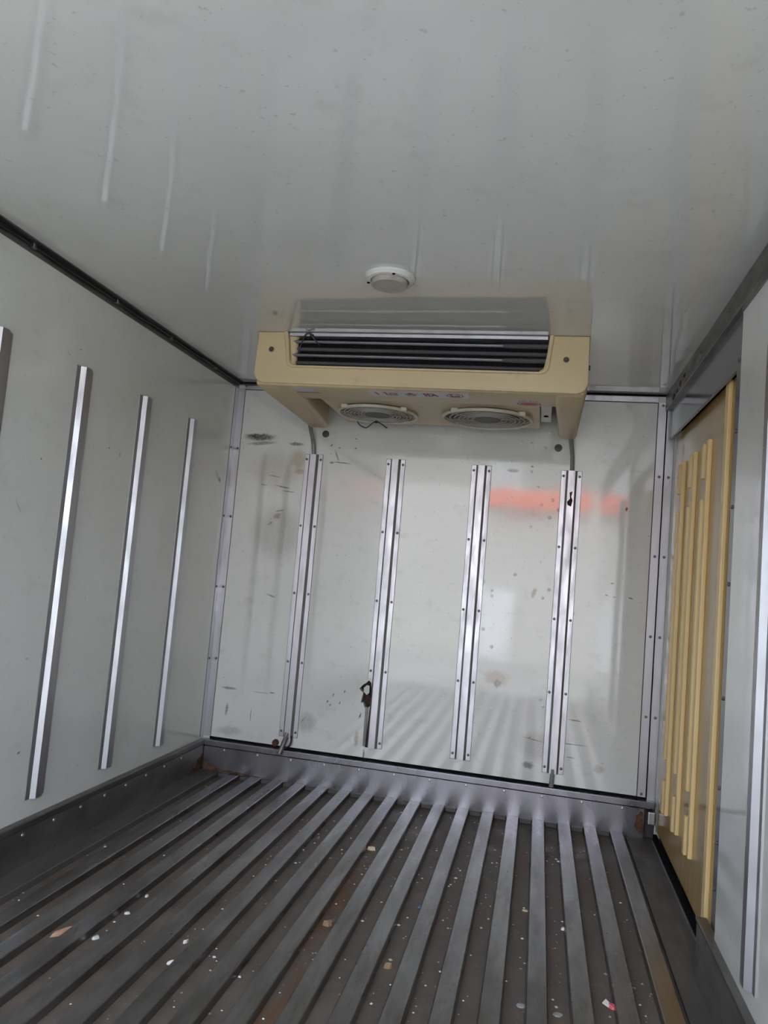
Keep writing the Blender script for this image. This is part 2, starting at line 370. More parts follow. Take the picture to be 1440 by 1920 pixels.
# ------------------------------------------------------------------ setting: shell
HOLE = [(0.664, 0.418), (0.654, 0.407), (0.641, 0.398), (0.629, 0.383), (0.638, 0.373), (0.645, 0.37), (0.642, 0.35), (0.639, 0.329), (0.648, 0.333), (0.655, 0.315), (0.662, 0.305), (0.668, 0.313), (0.676, 0.321), (0.681, 0.34), (0.681, 0.362), (0.676, 0.392), (0.674, 0.409)]
def wall_with_hole(x0, x1, z0, z1, hole, depth):
    bm = NB(); es = []
    for loop in ([(x0, z0), (x1, z0), (x1, z1), (x0, z1)], hole):
        vs = [bm.verts.new((x, 0, z)) for x, z in loop]
        es += [bm.edges.new((vs[i], vs[(i + 1) % len(vs)])) for i in range(len(vs))]
    bmesh.ops.triangle_fill(bm, use_beauty=True, use_dissolve=False, edges=es)
    vs = [bm.verts.new((x, 0, z)) for x, z in hole]; vb = [bm.verts.new((x, depth, z)) for x, z in hole]
    n = len(hole)
    for i in range(n): bm.faces.new((vs[i], vs[(i + 1) % n], vb[(i + 1) % n], vb[i]))
    box(bm, x0, x1, 0.028, 0.06, z0, z1)
    box(bm, x0, x0 + 0.0005, 0.0, 0.03, z0, z1); box(bm, x1 - 0.0005, x1, 0.0, 0.03, z0, z1)
    me = bpy.data.meshes.new('wall_back'); bmesh.ops.recalc_face_normals(bm, faces=bm.faces[:])
    for f in bm.faces:
        if abs(f.calc_center_median().y) < 1e-4 and f.normal.y > 0: f.normal_flip()
    bm.to_mesh(me); bm.free(); me.materials.append(M_BACK); return me
wb = link('wall_back', wall_with_hole(-0.06, 1.80, -0.06, H + 0.06, HOLE, 0.028)); tag(wb, 'scuffed glossy white end wall with a torn hole low beside a rail', 'wall', None, 'structure')
bm = NB(); prism(bm, [(x, 0.0255, z) for x, z in HOLE], (0, 0.002, 0)); fin('torn_foam', bm, M_FOAM, wb)['label'] = 'dark brown torn foam in the hole'
bm = NB(); prism(bm, [(x, -0.002, z) for x, z in [(0.646, 0.387), (0.658, 0.4), (0.668, 0.397), (0.669, 0.371), (0.66, 0.362), (0.648, 0.372)]], (0, 0.002, 0)); fin('panel_flap', bm, M_FLAP, wb)['label'] = 'white loose scrap of panel in the hole'
bm = NB(); box(bm, -0.06, 0, REAR, 0.0, -0.06, H); o = fin('wall_left', bm, M_LEFT); tag(o, 'plain white side wall carrying a row of metal rails, opposite the yellow door', 'wall', None, 'structure')
bm = NB(); box(bm, -0.06, 1.80, REAR, 0.0, H, H + 0.06); ceil = fin('ceiling', bm, M_CEIL); tag(ceil, 'glossy white ceiling panel with faint dents', 'ceiling', None, 'structure')
bm = NB(); box(bm, W, 1.757, REAR, -1.066, -0.02, H - 0.001)
box(bm, 1.757, 1.80, REAR, 0.0, -0.06, H - 0.001)
o = fin('wall_right', bm, M_WALL); tag(o, 'white side wall strip nearer than the yellow door', 'wall', None, 'structure')

# floor: base + ribs
fl = empty('floor', (0.85, -1.5, 0), 'dirty ribbed metal floor with long raised strips', 'floor', None, 'structure')
GZ = -0.018
bm = NB(); box(bm, 0, 1.757, REAR, 0, -0.06, GZ); fin('groove_base', bm, M_GROOVE, fl)['label'] = 'dark dirty floor between the strips'
def rib(x0, x1, y0, y1, z0, z1, mat, name, t=0.003):
    bm = NB()
    prof = [(x0 - t, z0), (x1 + t, z0), (x1 + 0.0006, z1 - 0.002), (x1 - 0.0012, z1), (x0 + 0.0012, z1), (x0 - 0.0006, z1 - 0.002)]
    prism(bm, [(x, y1, z) for x, z in prof], (0, y0 - y1, 0))
    return fin(name, bm, mat, fl)
RX = [0.092 + 0.0903 * k for k in range(18)]
rib(0.001, RX[0], REAR, -0.024, GZ, 0, M_APRON, 'floor_edge_strip')['label'] = 'wide flat floor strip along the side wall'
for k in range(1, 18):
    rib(RX[k] - 0.0415, RX[k], REAR, -0.026, GZ, 0, M_RIB, 'floor_rib')
bm = NB(); box(bm, RX[17] + 0.012, 1.757, REAR, -0.004, GZ, -0.009); fin('floor_edge_strip', bm, M_APRON, fl)['label'] = 'flat grey floor strip beside the yellow door'
bm = NB()
for k in range(17): box(bm, RX[k] + 0.003, RX[k + 1] - 0.0445, -0.036, -0.024, GZ, -0.004, 0.002)
o = fin('groove_end_stops', bm, M_APRON, fl); o['kind'] = 'stuff'; o['label'] = 'small end plates closing the grooves'

# screws (shared meshes, one per direction)
def screw_mesh(axis, mat=None):
    bm = NB(); r = 0.0052
    lathe(bm, [(r, 0), (r, 0.0012), (r * 0.8, 0.0026), (r * 0.35, 0.003), (r * 0.3, 0.0018), (0, 0.0018)], (0, 0, 0), 'z', 12)
    R = {'-y': Matrix.Rotation(PI / 2, 4, 'X'), '+x': Matrix.Rotation(PI / 2, 4, 'Y'), '-x': Matrix.Rotation(-PI / 2, 4, 'Y'), '-z': Matrix.Rotation(PI, 4, 'X')}[axis]
    bm.transform(R)
    bmesh.ops.recalc_face_normals(bm, faces=bm.faces[:])
    me = bpy.data.meshes.new('screw'); bm.to_mesh(me); bm.free(); me.materials.append(mat or M_SCREW); return me
SCREW = {a: screw_mesh(a) for a in ('-y', '+x', '-x', '-z')}
SCREWD = {a: screw_mesh(a, M_SCREWD) for a in SCREW}
def screw(parent, loc, axis): return link('screw', (SCREW if 'baseboard' in parent.name else SCREWD)[axis], parent, loc)

# kick plates
kb = empty('baseboard_back', (0.85, -0.02, 0), 'grey steel kick plate along the end wall, rusty at its right end', 'kick plate', None, 'structure')
bm = NB(); box(bm, 0.02, 1.697, -0.025, 0, GZ, 0.092, 0.001); fin('plate', bm, M_KICK, kb)
bm = NB(); box(bm, 0.004, 1.731, -0.030, 0, 0.0935, KICK, 0.0025, 2); fin('top_rim', bm, M_KICK, kb)
bm = NB(); box(bm, 0.03, 1.70, -0.004, 0, KICK, KICK + 0.008); fin('seal_strip', bm, M_RUBBER, kb)['label'] = 'dark gap seal above the rim'
for x in (0.106, 0.247, 0.386, 0.521, 0.659, 0.796, 0.932, 1.068, 1.208, 1.343, 1.483, 1.622): screw(kb, (x, -0.025, 0.083), '-y')
bm = NB(); prism(bm, [(1.697, -0.0265, 0.002), (1.692, -0.0265, 0.076), (1.684, -0.0265, 0.083), (1.676, -0.0265, 0.07), (1.669, -0.0265, 0.066), (1.671, -0.0265, 0.045), (1.664, -0.0265, 0.03), (1.676, -0.0265, 0.012)], (0, 0.002, 0)); fin('rust_patch', bm, M_RUST, kb)['label'] = 'brown flaking rust'
bm = NB(); prism(bm, [(0.03, -0.0262, 0.0), (0.27, -0.0262, 0.0), (0.22, -0.0262, 0.003), (0.14, -0.0262, 0.009), (0.10, -0.0262, 0.007), (0.06, -0.0262, 0.018), (0.03, -0.0262, 0.03)], (0, 0.0015, 0)); fin('rust_patch', bm, M_RUST, kb)['label'] = 'brown rust along the lower edge'
bm = NB(); box(bm, 1.697, 1.7345, -0.003, 0, GZ, 0.0935); fin('corner_shade_plate', bm, M_SEAL, kb)['label'] = 'dark plate painting the shaded corner beyond the plate end'  # dark colour laid over the white wall as the corner's shade
kl = empty('baseboard_left', (0.01, -1.5, 0), 'dark stained kick plate below the wall with the bare rails', 'kick plate', None, 'structure')
bm = NB(); box(bm, 0, 0.018, REAR, -0.02, GZ, 0.095, 0.001); fin('plate', bm, M_KICKL, kl)
bm = NB(); box(bm, 0, 0.022, REAR, -0.02, 0.097, 0.1165, 0.003, 2); fin('top_rim', bm, M_TRIM, kl)
for y in (-1.085, -0.958, -0.836, -0.714, -0.594, -0.468, -0.343, -0.214): screw(kl, (0.018, y, 0.083), '+x')
bm = NB(); prism(bm, [(0.0185, -0.027, 0.002), (0.0185, -0.15, 0.002), (0.0185, -0.11, 0.018), (0.0185, -0.085, 0.02), (0.0185, -0.07, 0.045), (0.0185, -0.04, 0.05), (0.0185, -0.027, 0.062)], (0.0012, 0, 0)); fin('rust_patch', bm, M_RUST, kl)['label'] = 'brown rust in the corner'
kr = empty('baseboard_right', (1.69, -2.0, 0), 'dark kick plate with a light worn top edge, nearer than the yellow door', 'kick plate', None, 'structure')
bm = NB(); box(bm, 1.686, W, REAR, -0.958, GZ, 0.109, 0.001); fin('plate', bm, M_KICKL, kr)
bm = NB(); box(bm, 1.683, 1.708, REAR, -0.956, 0.110, 0.119, 0.002, 2); fin('top_rim', bm, M_TRIM, kr)

# corner angles
t1 = empty('trim_1', (0.01, -0.01, 0.8), 'upright aluminium corner angle between the end wall and the wall of bare rails', 'corner trim', None, 'structure')
bm = NB(); prism(bm, [(0, 0, 0.125), (0, -0.032, 0.125), (0.0025, -0.032, 0.125), (0.0025, -0.0025, 0.125), (0.031, -0.0025, 0.125), (0.031, 0, 0.125)], (0, 0, 1.43)); fin('angle_profile', bm, M_ALU, t1)
bm = NB(); box(bm, 0.0, 0.0325, -0.0008, 0, 0.125, 1.555); box(bm, 0, 0.0008, -0.0335, -0.001, 0.125, 1.555); fin('sealant', bm, M_SEAL, t1)
for z in (1.30, 1.015, 0.725, 0.435): screw(t1, (0.0225, -0.0025, z), '-y'); screw(t1, (0.0025, -0.025, z), '+x')
t2 = empty('trim_2', (1.69, -0.01, 0.8), 'upright aluminium edge trim and post face beside the yellow door', 'corner trim', None, 'structure')
bm = NB(); box(bm, 1.672, 1.7005, -0.0028, 0, 0.122, 1.553, 0.0006); fin('flat_trim', bm, M_ALU, t2)
bm = NB(); box(bm, 1.6695, 1.6725, -0.0009, 0, 0.122, 1.555); fin('sealant', bm, M_SEAL, t2)
bm = NB(); box(bm, 1.7005, 1.7040, -0.002, 0, 0.095, 1.55); fin('joint_gap', bm, M_RUBBER, t2)
bm = NB(); box(bm, 1.7040, 1.7335, -0.004, 0, 0.10, 1.555, 0.001); fin('post_face', bm, M_ALU, t2)
bm = NB(); box(bm, 1.706, 1.731, -0.046, -0.005, 0.044, 0.088, 0.004, 2); fin('post_foot', bm, M_ALU, t2)
for z in (1.273, 0.98, 0.69, 0.405): screw(t2, (1.687, -0.0028, z), '-y'); screw(t2, (1.719, -0.004, z), '-y')
screw(t2, (1.686, -0.0028, 0.135), '-y'); screw(t2, (1.688, -0.0028, 1.54), '-y')
t3 = empty('trim_3', (0.85, -0.01, 1.56), 'bright aluminium strip along the top edge of the end wall', 'trim', None, 'structure')
bm = NB(); box(bm, 0.033, 1.672, -0.0028, 0, 1.551, 1.572, 0.0006); fin('flat_trim', bm, M_ALU, t3)
bm = NB(); box(bm, 0.033, 1.672, -0.0009, 0, 1.5485, 1.5515); fin('sealant', bm, M_SEAL, t3)
bm = NB(); box(bm, 0.0, 1.70, -0.008, 0, 1.574, H); fin('seal_strip', bm, M_RUBBER, t3)
screw(t3, (0.034, -0.003, 1.565), '-y')
t4 = empty('trim_4', (0.01, -1.5, 1.57), 'dull angle trim along the ceiling above the bare rails', 'trim', None, 'structure')
bm = NB(); prism(bm, [(0, REAR, 1.553), (0.003, REAR, 1.553), (0.003, REAR, H - 0.003), (0.024, REAR, H - 0.003), (0.024, REAR, H), (0, REAR, H)], (0, -REAR - 0.004, 0)); fin('angle_profile', bm, M_TRIM, t4)
t5 = empty('trim_5', (1.70, -1.5, 1.55), 'broad dull metal header trim along the ceiling above the yellow door', 'trim', None, 'structure')
bm = NB(); box(bm, 1.696, 1.757, REAR, -0.005, 1.519, H - 0.0005, 0.0015); fin('header_beam', bm, M_TRIM, t5)
bm = NB()
for y, z, r in ((-0.30, 1.545, 0.011), (-0.37, 1.552, 0.008), (-0.18, 1.53, 0.012), (-0.25, 1.533, 0.007)):
    pts = [(1.6948, y + r * 2.4 * math.cos(a) * random.uniform(0.6, 1.2), z + r * math.sin(a) * random.uniform(0.6, 1.2)) for a in [i * PI / 4 for i in range(8)]]
    prism(bm, pts, (0.002, 0, 0))
o = fin('rust_patch', bm, M_RUST, t5); o['label'] = 'brown rust flakes on the header'
for y in (-0.62, -0.95, -1.3): screw(t5, (1.696, y, 1.55), '-x')
bm = NB(); box(bm, W - 0.004, W + 0.01, REAR, -1.07, 1.503, 1.5195, 0.001); fin('lower_lip', bm, M_TRIM, t5)

# doorway: header panel, near jamb frame, yellow door
dr = empty('door_1', (DOORX, -0.45, 0.02), 'glossy yellow side door leaf with upright wooden battens in a grey frame', 'door', None, 'structure')
bm = NB(); box(bm, 1.757 - 0.004, 1.757, -1.05, -0.02, GZ, 1.53); fin('seal_board', bm, M_RUBBER, dr)['label'] = 'black rubber seal behind the leaf'
bm = NB()   # frame with rounded inner corner: header panel + near upright, one sheet in the plane x = 1.71
r = 0.035; y1, zt = -0.982, 1.521
prism(bm, [(1.711, -1.072, 0.10), (1.711, y1, 0.10), (1.711, y1, 1.392), (1.711, -0.03, 1.409), (1.711, -0.03, zt), (1.711, -1.072, zt)], (0.008, 0, 0), 0.001, 1)
fin('frame_sheet', bm, M_FRAME, dr)['label'] = 'grey glossy frame sheet above and beside the leaf'
for z in (1.41, 1.24, 1.06, 0.88, 0.62, 0.42, 0.30, 0.20): screw(dr, (1.711, -0.999, z), '-x')
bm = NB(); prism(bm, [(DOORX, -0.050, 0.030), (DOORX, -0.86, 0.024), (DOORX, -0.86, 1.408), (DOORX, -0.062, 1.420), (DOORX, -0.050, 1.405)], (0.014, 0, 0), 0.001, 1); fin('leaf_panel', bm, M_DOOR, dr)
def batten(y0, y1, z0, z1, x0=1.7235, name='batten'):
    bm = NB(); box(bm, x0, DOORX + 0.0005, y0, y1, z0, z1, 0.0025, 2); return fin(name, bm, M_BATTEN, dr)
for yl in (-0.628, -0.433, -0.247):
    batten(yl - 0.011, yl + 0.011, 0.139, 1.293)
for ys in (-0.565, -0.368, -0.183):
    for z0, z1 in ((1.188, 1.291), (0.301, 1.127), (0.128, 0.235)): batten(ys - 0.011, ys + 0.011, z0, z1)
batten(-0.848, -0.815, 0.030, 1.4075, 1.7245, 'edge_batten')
bm = NB(); box(bm, 1.7338, 1.7365, -0.05, -0.041, 0.025, 0.62); fin('edge_strip', bm, M_ALU, dr)
bm = NB(); box(bm, 1.725, 1.737, -0.95, -0.045, GZ, 0.016); fin('bottom_seal', bm, M_RUBBER, dr)['label'] = 'black rubber bottom seal'
bm = NB(); box(bm, 1.7225, 1.7250, -0.95, -0.045, GZ, -0.002); fin('sill_edge', bm, M_ALU, dr)

# ------------------------------------------------------------------ wall rails (hat sections)
def hat(parent, P, z0, z1, name='hat_profile', left=True):
    """P(u, n, z) -> world"""
    a, b, wd, h, t = 0.0205, 0.0125, 0.037, 0.0145, 0.0022
    prof = [(-wd, 0), (-wd, t), (-a, t), (-b, h), (b, h), (a, t), (wd, t), (wd, 0)]
    if not left: prof = [(-a, 0), (-a, t), (-b, h), (b, h), (a, t), (wd, t), (wd, 0)]
    bm = NB(); prism(bm, [P(u, n, z0) for u, n in prof], P(0, 0, z1) - P(0, 0, z0))
    return fin(name, bm, M_ALU, parent)
BACK_RAILS = [(0.3575, 1.290, 0.164, 'scuffed rail on the end wall with a black wire loop at its foot'),
              (0.6975, 1.287, 0.166, 'rail on the end wall with a torn dark hole at its lower side'),
              (1.0370, 1.281, 0.168, 'plain rail on the end wall between the torn hole and the right drain hose'),
              (1.3755, 1.278, 0.164, 'rail on the end wall below the right drain hose, paint flaked near its top')]
for i, (x, zt, zb, lab) in enumerate(BACK_RAILS):
    rt = empty('wall_rail', (x, 0, zb), lab, 'rail', 'aluminium rails on the end wall')
    P = lambda u, n, z, x=x: Vector((x + u, -n, z))
    if i == 1:
        hat(rt, P, 0.425, zt); hat(rt, P, zb, 0.425, 'hat_profile', False)
        bm = NB(); prism(bm, [(x - 0.037, -0.001, 0.168), (x - 0.037, -0.003, 0.168), (x - 0.026, -0.006, 0.168), (x - 0.025, -0.004, 0.168)], (-0.001, -0.001, 0.148)); fin('bent_flange', bm, M_ALU, rt)['label'] = 'torn flange bent away from the rail'
        bm = NB(); prism(bm, [(x - 0.027, -0.0005, 0.165), (x - 0.0205, -0.0005, 0.165), (x - 0.0195, -0.0005, 0.25), (x - 0.017, -0.0005, 0.32), (x - 0.021, -0.0005, 0.32), (x - 0.024, -0.0005, 0.24)], (0, -0.003, 0)); fin('rust_streak', bm, M_FOAM, rt)['label'] = 'dark rusted seam'
    else: hat(rt, P, zb, zt)
    n = 5
    for k in range(n):
        z = zt - 0.02 - k * (zt - zb - 0.04) / (n - 1)
        for s in (-1, 1):
            if i == 1 and s < 0 and k == n - 1: continue
            screw(rt, (x + s * 0.0295, -0.0022, z), '-y')
    if i != 1:
        bm = NB(); box(bm, x - 0.0385, x + 0.0385, -0.0009, 0, zb - 0.0015, zt + 0.0015)
    else:
        bm = NB(); box(bm, x - 0.0385, x + 0.0385, -0.0009, 0, 0.425, zt + 0.0015); box(bm, x - 0.02, x + 0.0385, -0.0009, 0, zb - 0.0015, 0.424)
    fin('sealant', bm, M_SEAL, rt)
    if i == 3:
        bm = NB(); prism(bm, [(x - 0.009, -0.0148, 1.148), (x + 0.004, -0.0148, 1.142), (x + 0.009, -0.0148, 1.165), (x + 0.003, -0.0148, 1.18), (x + 0.007, -0.0148, 1.20), (x - 0.004, -0.0148, 1.195), (x - 0.001, -0.0148, 1.172), (x - 0.011, -0.0148, 1.16)], (0, 0.001, 0)); fin('flaked_patch', bm, M_FOAM, rt)['label'] = 'dark flaked paint patch'
LEFT_RAILS = [(-1.362, 'rail on the side wall opposite the door, only its edge inside the frame'), (-1.033, 'longest whole rail on the side wall opposite the door'),
              (-0.704, 'middle-length rail on the side wall, between two others'), (-0.374, 'rail on the side wall standing closest to the end wall corner')]
for y, lab in LEFT_RAILS:
    rt = empty('wall_rail', (0, y, 0.163), lab, 'rail', 'aluminium rails on the side wall opposite the door')
    P = lambda u, n, z, y=y: Vector((n, y + u, z))
    hat(rt, P, 0.163, 1.338)
rt = empty('wall_rail', (W, -1.33, 0.155), 'rail on the white wall strip nearer than the yellow door', 'rail')
P = lambda u, n, z: Vector((W - n, -1.335 + u, z)); hat(rt, P, 0.158, 1.34)

# ------------------------------------------------------------------ cooling unit
ZB = 1.405
ev = empty('cooling_unit', (0.865, -0.36, ZB), 'cream refrigeration unit with two fans hung under the ceiling', 'cooling unit')
def arc(cx, cz, r, a0, a1, n=6): return [(cx + r * math.cos(math.radians(a0 + (a1 - a0) * i / n)), cz + r * math.sin(math.radians(a0 + (a1 - a0) * i / n))) for i in range(n + 1)]
L, Rr, FY = 0.344, 1.384, -0.655
TOP = H - 0.0012
bm = NB()
outer = [(L, TOP)] + arc(L + 0.03, 1.413 + 0.03, 0.03, 180, 270) + arc(Rr - 0.03, 1.407 + 0.03, 0.03, 270, 360) + [(Rr, TOP)]
inner = [(1.268, TOP)] + arc(1.240, 1.468 + 0.02, 0.02, 350, 270) + arc(0.480, 1.470 + 0.02, 0.02, 270, 182) + [(0.446, TOP)]
prism(bm, [(x, FY, z) for x, z in outer + inner], (0, 0.012, 0), 0.004, 3)
lip_o = [(1.282, TOP)] + arc(1.247, 1.460 + 0.026, 0.026, 350, 270) + arc(0.473, 1.462 + 0.026, 0.026, 270, 182) + [(0.432, TOP)]
rows = []
for (ox, oz), (ix, iz) in zip(lip_o, inner):
    m_ = lambda t: (ox + (ix - ox) * t, oz + (iz - oz) * t)
    rows.append([bm.verts.new((x, y, z)) for (x, z), y in ((m_(-0.35), FY + 0.0005), (m_(0.0), FY + 0.0015), (m_(0.35), FY - 0.0052), (m_(0.85), FY - 0.0062), (m_(1.08), FY - 0.0035), (m_(1.1), FY + 0.013))])
for a, b in zip(rows, rows[1:]):
    for k in range(5): bm.faces.new((a[k], a[k + 1], b[k + 1], b[k]))
box(bm, L + 0.004, Rr - 0.004, FY + 0.006, -0.478, ZB, 1.448, 0.012, 3)
def lobe(x0, x1, x0b, x1b, yb, zb0, zb1):
    v = []
    for (y, a, b, z) in ((FY + 0.012, x0, x1, zb0), (yb, x0b, x1b, zb1)):
        v.append([bm.verts.new(p) for p in ((a, y, z), (b, y, z), (b, y, TOP - 0.001), (a, y, TOP - 0.001))])
    A, B = v
    fs = [bm.faces.new(A[::-1]), bm.faces.new(B)] + [bm.faces.new((A[i], A[(i + 1) % 4], B[(i + 1) % 4], B[i])) for i in range(4)]
    es = [e for e in {e for f in fs for e in f.edges} if not all(q.co.z > TOP - 0.01 for q in e.verts)]
    bmesh.ops.bevel(bm, geom=es, offset=0.017, segments=4, affect='EDGES', profile=0.5, clamp_overlap=True)
lobe(L, 0.478, 0.345, 0.425, -0.06, 1.403, 1.388)
lobe(1.288, Rr, 1.318, Rr - 0.002, -0.04, 1.402, 1.388)
fin('housing', bm, M_CREAM, ev, True)
# fan deck with two round holes
F1, F2 = (0.671, -0.272, 0.139), (1.066, -0.262, 0.152)
bm = NB(); es = []
dk = [(0.51, -0.485), (1.247, -0.47), (1.247, -0.105), (1.235, -0.095), (0.525, -0.085), (0.51, -0.10)]
loops = [dk] + [[(cx + r * math.cos(2 * PI * k / 40), cy + r * math.sin(2 * PI * k / 40)) for k in range(40)] for cx, cy, r in (F1, F2)]
ZD = 1.4145
for lp in loops:
    vs = [bm.verts.new((x, y, ZD)) for x, y in lp]; es += [bm.edges.new((vs[i], vs[(i + 1) % len(vs)])) for i in range(len(vs))]
bmesh.ops.triangle_fill(bm, use_beauty=True, use_dissolve=False, edges=es)
for f in bm.faces:
    if f.normal.z > 0: f.normal_flip()
ext = bmesh.ops.extrude_face_region(bm, geom=bm.faces[:])
bmesh.ops.translate(bm, verts=[v for v in ext['geom'] if isinstance(v, bmesh.types.BMVert)], vec=(0, 0, 0.05))
fin('fan_deck', bm, M_CREAM, ev)
bm = NB(); box(bm, 0.46, 1.285, -0.50, -0.09, 1.466, TOP - 0.002); fin('fan_hollow_shade', bm, M_FIN, ev)  # dark block painted in as the shade of the hollow above the fans
# mounting plates in the side slots
for x0, x1 in ((1.250, 1.286), (0.482, 0.508)):
    bm = NB(); box(bm, x0, x1, -0.46, -0.10, 1.440, 1.446); fin('mounting_plate', bm, M_PWHITE, ev)
bm = NB(); lathe(bm, [(0.008, 0), (0.008, -0.003), (0, -0.003)], (1.268, -0.20, 1.440), 'z', 14); fin('slot_hole', bm, M_RUBBER, ev)
# coil
bm = NB()
for k in range(205):
    x = 0.446 + k * 0.004
    box(bm, x, x + 0.0009, -0.634, -0.58, 1.452, 1.566)
o = fin('coil_fins', bm, M_FIN, ev); o['kind'] = 'stuff'
bm = NB(); box(bm, 0.432, 1.285, -0.582, -0.505, 1.45, TOP - 0.002)
box(bm, 0.431, 0.4455, -0.6425, -0.58, 1.452, TOP - 0.002); box(bm, 1.2665, 1.286, -0.6425, -0.58, 1.452, TOP - 0.002); fin('coil_shade_lining', bm, M_RUBBER, ev)  # black backing and cheeks paint the shade inside the opening
for z, y, r in ((1.5535, -0.637, 0.006), (1.5315, -0.629, 0.007), (1.509, -0.637, 0.006), (1.486, -0.629, 0.007)):
    bm = NB(); tube(bm, [(0.446, y, z), (1.266, y, z - 0.003)], r, 10); fin('coil_tube', bm, M_TUBE if y < -0.633 else M_SLEEVE, ev, True)  # recessed tubes get a darker material, their shade put into colour
for z in (1.551, 1.5065):
    bm = NB(); tube(bm, [(1.13, -0.637, z), (1.15, -0.637, z), (1.266, -0.637, z)], [0.0061, 0.0078, 0.008], 10); fin('tube_sleeve', bm, M_SLEEVE, ev, True)
bm = NB(); box(bm, 0.450, 1.262, -0.652, -0.640, 1.5675, 1.5785, 0.0008); fin('top_bar', bm, M_ALU, ev)
# bolts on the face
for x, z in ((0.395, 1.521), (1.318, 1.507)):
    bm = NB(); lathe(bm, [(0.0085, 0), (0.0085, -0.002), (0.006, -0.003), (0.005, -0.0065), (0, -0.0065)], (x, FY, z), 'y', 16); fin('face_bolt', bm, M_DARKHOLE, ev)
for y, z in ((-0.60, 1.50), (-0.50, 1.46)):
    bm = NB(); lathe(bm, [(0.008, 0), (0.008, 0.006), (0, 0.006)], (Rr, y, z), 'x', 10); fin('side_bolt', bm, M_DARKHOLE, ev)
# fans
def fan(cx, cy, r, n_rings, ph):
    g = NB(); torus(g, (cx, cy, ZD - 0.009), r + 0.003, 0.0058, 'z', 48, 8)
    gd = fin('fan_guard', g, M_GUARD, ev, True)
    for k in range(4):
        a = PI / 4 + k * PI / 2 + 0.1
        bm = NB(); x, y = cx + (r + 0.008) * math.cos(a), cy + (r + 0.008) * math.sin(a)
        box(bm, x - 0.012, x + 0.012, y - 0.009, y + 0.009, ZD - 0.014, ZD - 0.0005, 0.003, 2); fin('clip_tab', bm, M_GUARD, gd)
    bm = NB()
    for k in range(n_rings):
        torus(bm, (cx, cy, ZD - 0.007 - 0.004 * math.sin(PI * (k + 1) / (n_rings + 1))), r * (0.34 + 0.62 * k / n_rings), 0.0021, 'z', 40, 5)
    for k in range(8):
        a = ph + k * PI / 4
        tube(bm, [(cx + 0.05 * math.cos(a), cy + 0.05 * math.sin(a), ZD - 0.010), (cx + r * math.cos(a), cy + r * math.sin(a), ZD - 0.006)], 0.002, 5)
    fin('guard_wires', bm, M_GWIRE, gd)
    bm = NB(); lathe(bm, [(0, -0.013), (0.045, -0.012), (0.052, -0.006), (0.052, 0.02)], (cx, cy, ZD), 'z', 28); fin('hub', bm, M_BLADE, gd, True)
    for k in range(5):
        a0 = ph + k * 2 * PI / 5; bm = NB(); pts = []
        for i in range(7):
            rr = 0.05 + (r - 0.058) * i / 6; wd = 0.42 + 0.10 * i / 6
            for s in (-1, 1):
                a = a0 + s * wd * 0.85 + 0.15 * i / 6
                pts.append((cx + rr * math.cos(a), cy + rr * math.sin(a), ZD + 0.014 + s * 0.009))
        vs = [bm.verts.new(p) for p in pts]; vt = [bm.verts.new(Vector(p) + Vector((0, 0, 0.002))) for p in pts]
        for i in range(6):
            a, b, c, d = 2 * i, 2 * i + 1, 2 * i + 3, 2 * i + 2
            bm.faces.new([vs[q] for q in (a, b, c, d)]); bm.faces.new([vt[q] for q in (d, c, b, a)])
            bm.faces.new((vs[a], vs[d], vt[d], vt[a])); bm.faces.new((vs[b], vt[b], vt[c], vs[c]))
        bm.faces.new((vs[0], vt[0], vt[1], vs[1])); bm.faces.new((vs[12], vs[13], vt[13], vt[12]))
        fin('fan_blade', bm, M_BLADE, gd)
fan(*F1, 7, 0.2); fan(*F2, 6, 0.55)
# stickers on the underside (lettering seen upside down from here)
SZ = ZB - 0.0004
def flat(name, pts, mat, parent, z=SZ, t=0.0004):
    bm = NB(); prism(bm, [(x, y, z) for x, y in pts], (0, 0, -t)); return fin(name, bm, mat, parent)
s1 = flat('sticker', [(0.455, -0.630), (0.540, -0.632), (0.540, -0.588), (0.455, -0.583)], M_STICK, ev); s1['label'] = 'blank pale sticker with a dark red line under it'
flat('sticker_line', [(0.452, -0.576), (0.545, -0.574), (0.545, -0.569), (0.452, -0.571)], M_INKRED, s1)
s2 = flat('sticker', [(0.715, -0.622), (1.034, -0.628), (1.030, -0.560), (0.717, -0.560)], M_STICK, ev); s2['label'] = 'long white sticker strip with dark red Korean lettering'
X0, XW, Y0, YD = 0.716, 0.316, -0.624, 0.064        # sticker frame: u to the right, v away from the viewer
def stroke(u0, v0, u1, v1, wd=0.006, mat=M_INKRED, nm='lettering'):
    a = Vector((X0 + u0 * XW, Y0 + v0 * YD)); b = Vector((X0 + u1 * XW, Y0 + v1 * YD)); d = (b - a).normalized(); n = Vector((-d.y, d.x)) * wd / 2
    return [(a + n)[:], (b + n)[:], (b - n)[:], (a - n)[:]]
def letters(strokes, name='letter', mat=M_INKRED, parent=s2):
    bm = NB()
    for s in strokes:
        pts = stroke(*s); prism(bm, [(x, y, SZ - 0.0005) for x, y in pts], (0, 0, -0.0004))
    return fin(name, bm, mat, parent)
flat('sticker_tint', [(0.800, -0.622), (0.822, -0.622), (0.822, -0.562), (0.800, -0.562)], M_STICKB, s2, SZ - 0.0004, 0.0001)
flat('sticker_tint', [(0.862, -0.623), (0.884, -0.624), (0.884, -0.562), (0.862, -0.562)], M_STICKB, s2, SZ - 0.0004, 0.0001)
letters([(0.065, 0.28, 0.085, 0.75, 0.006)])
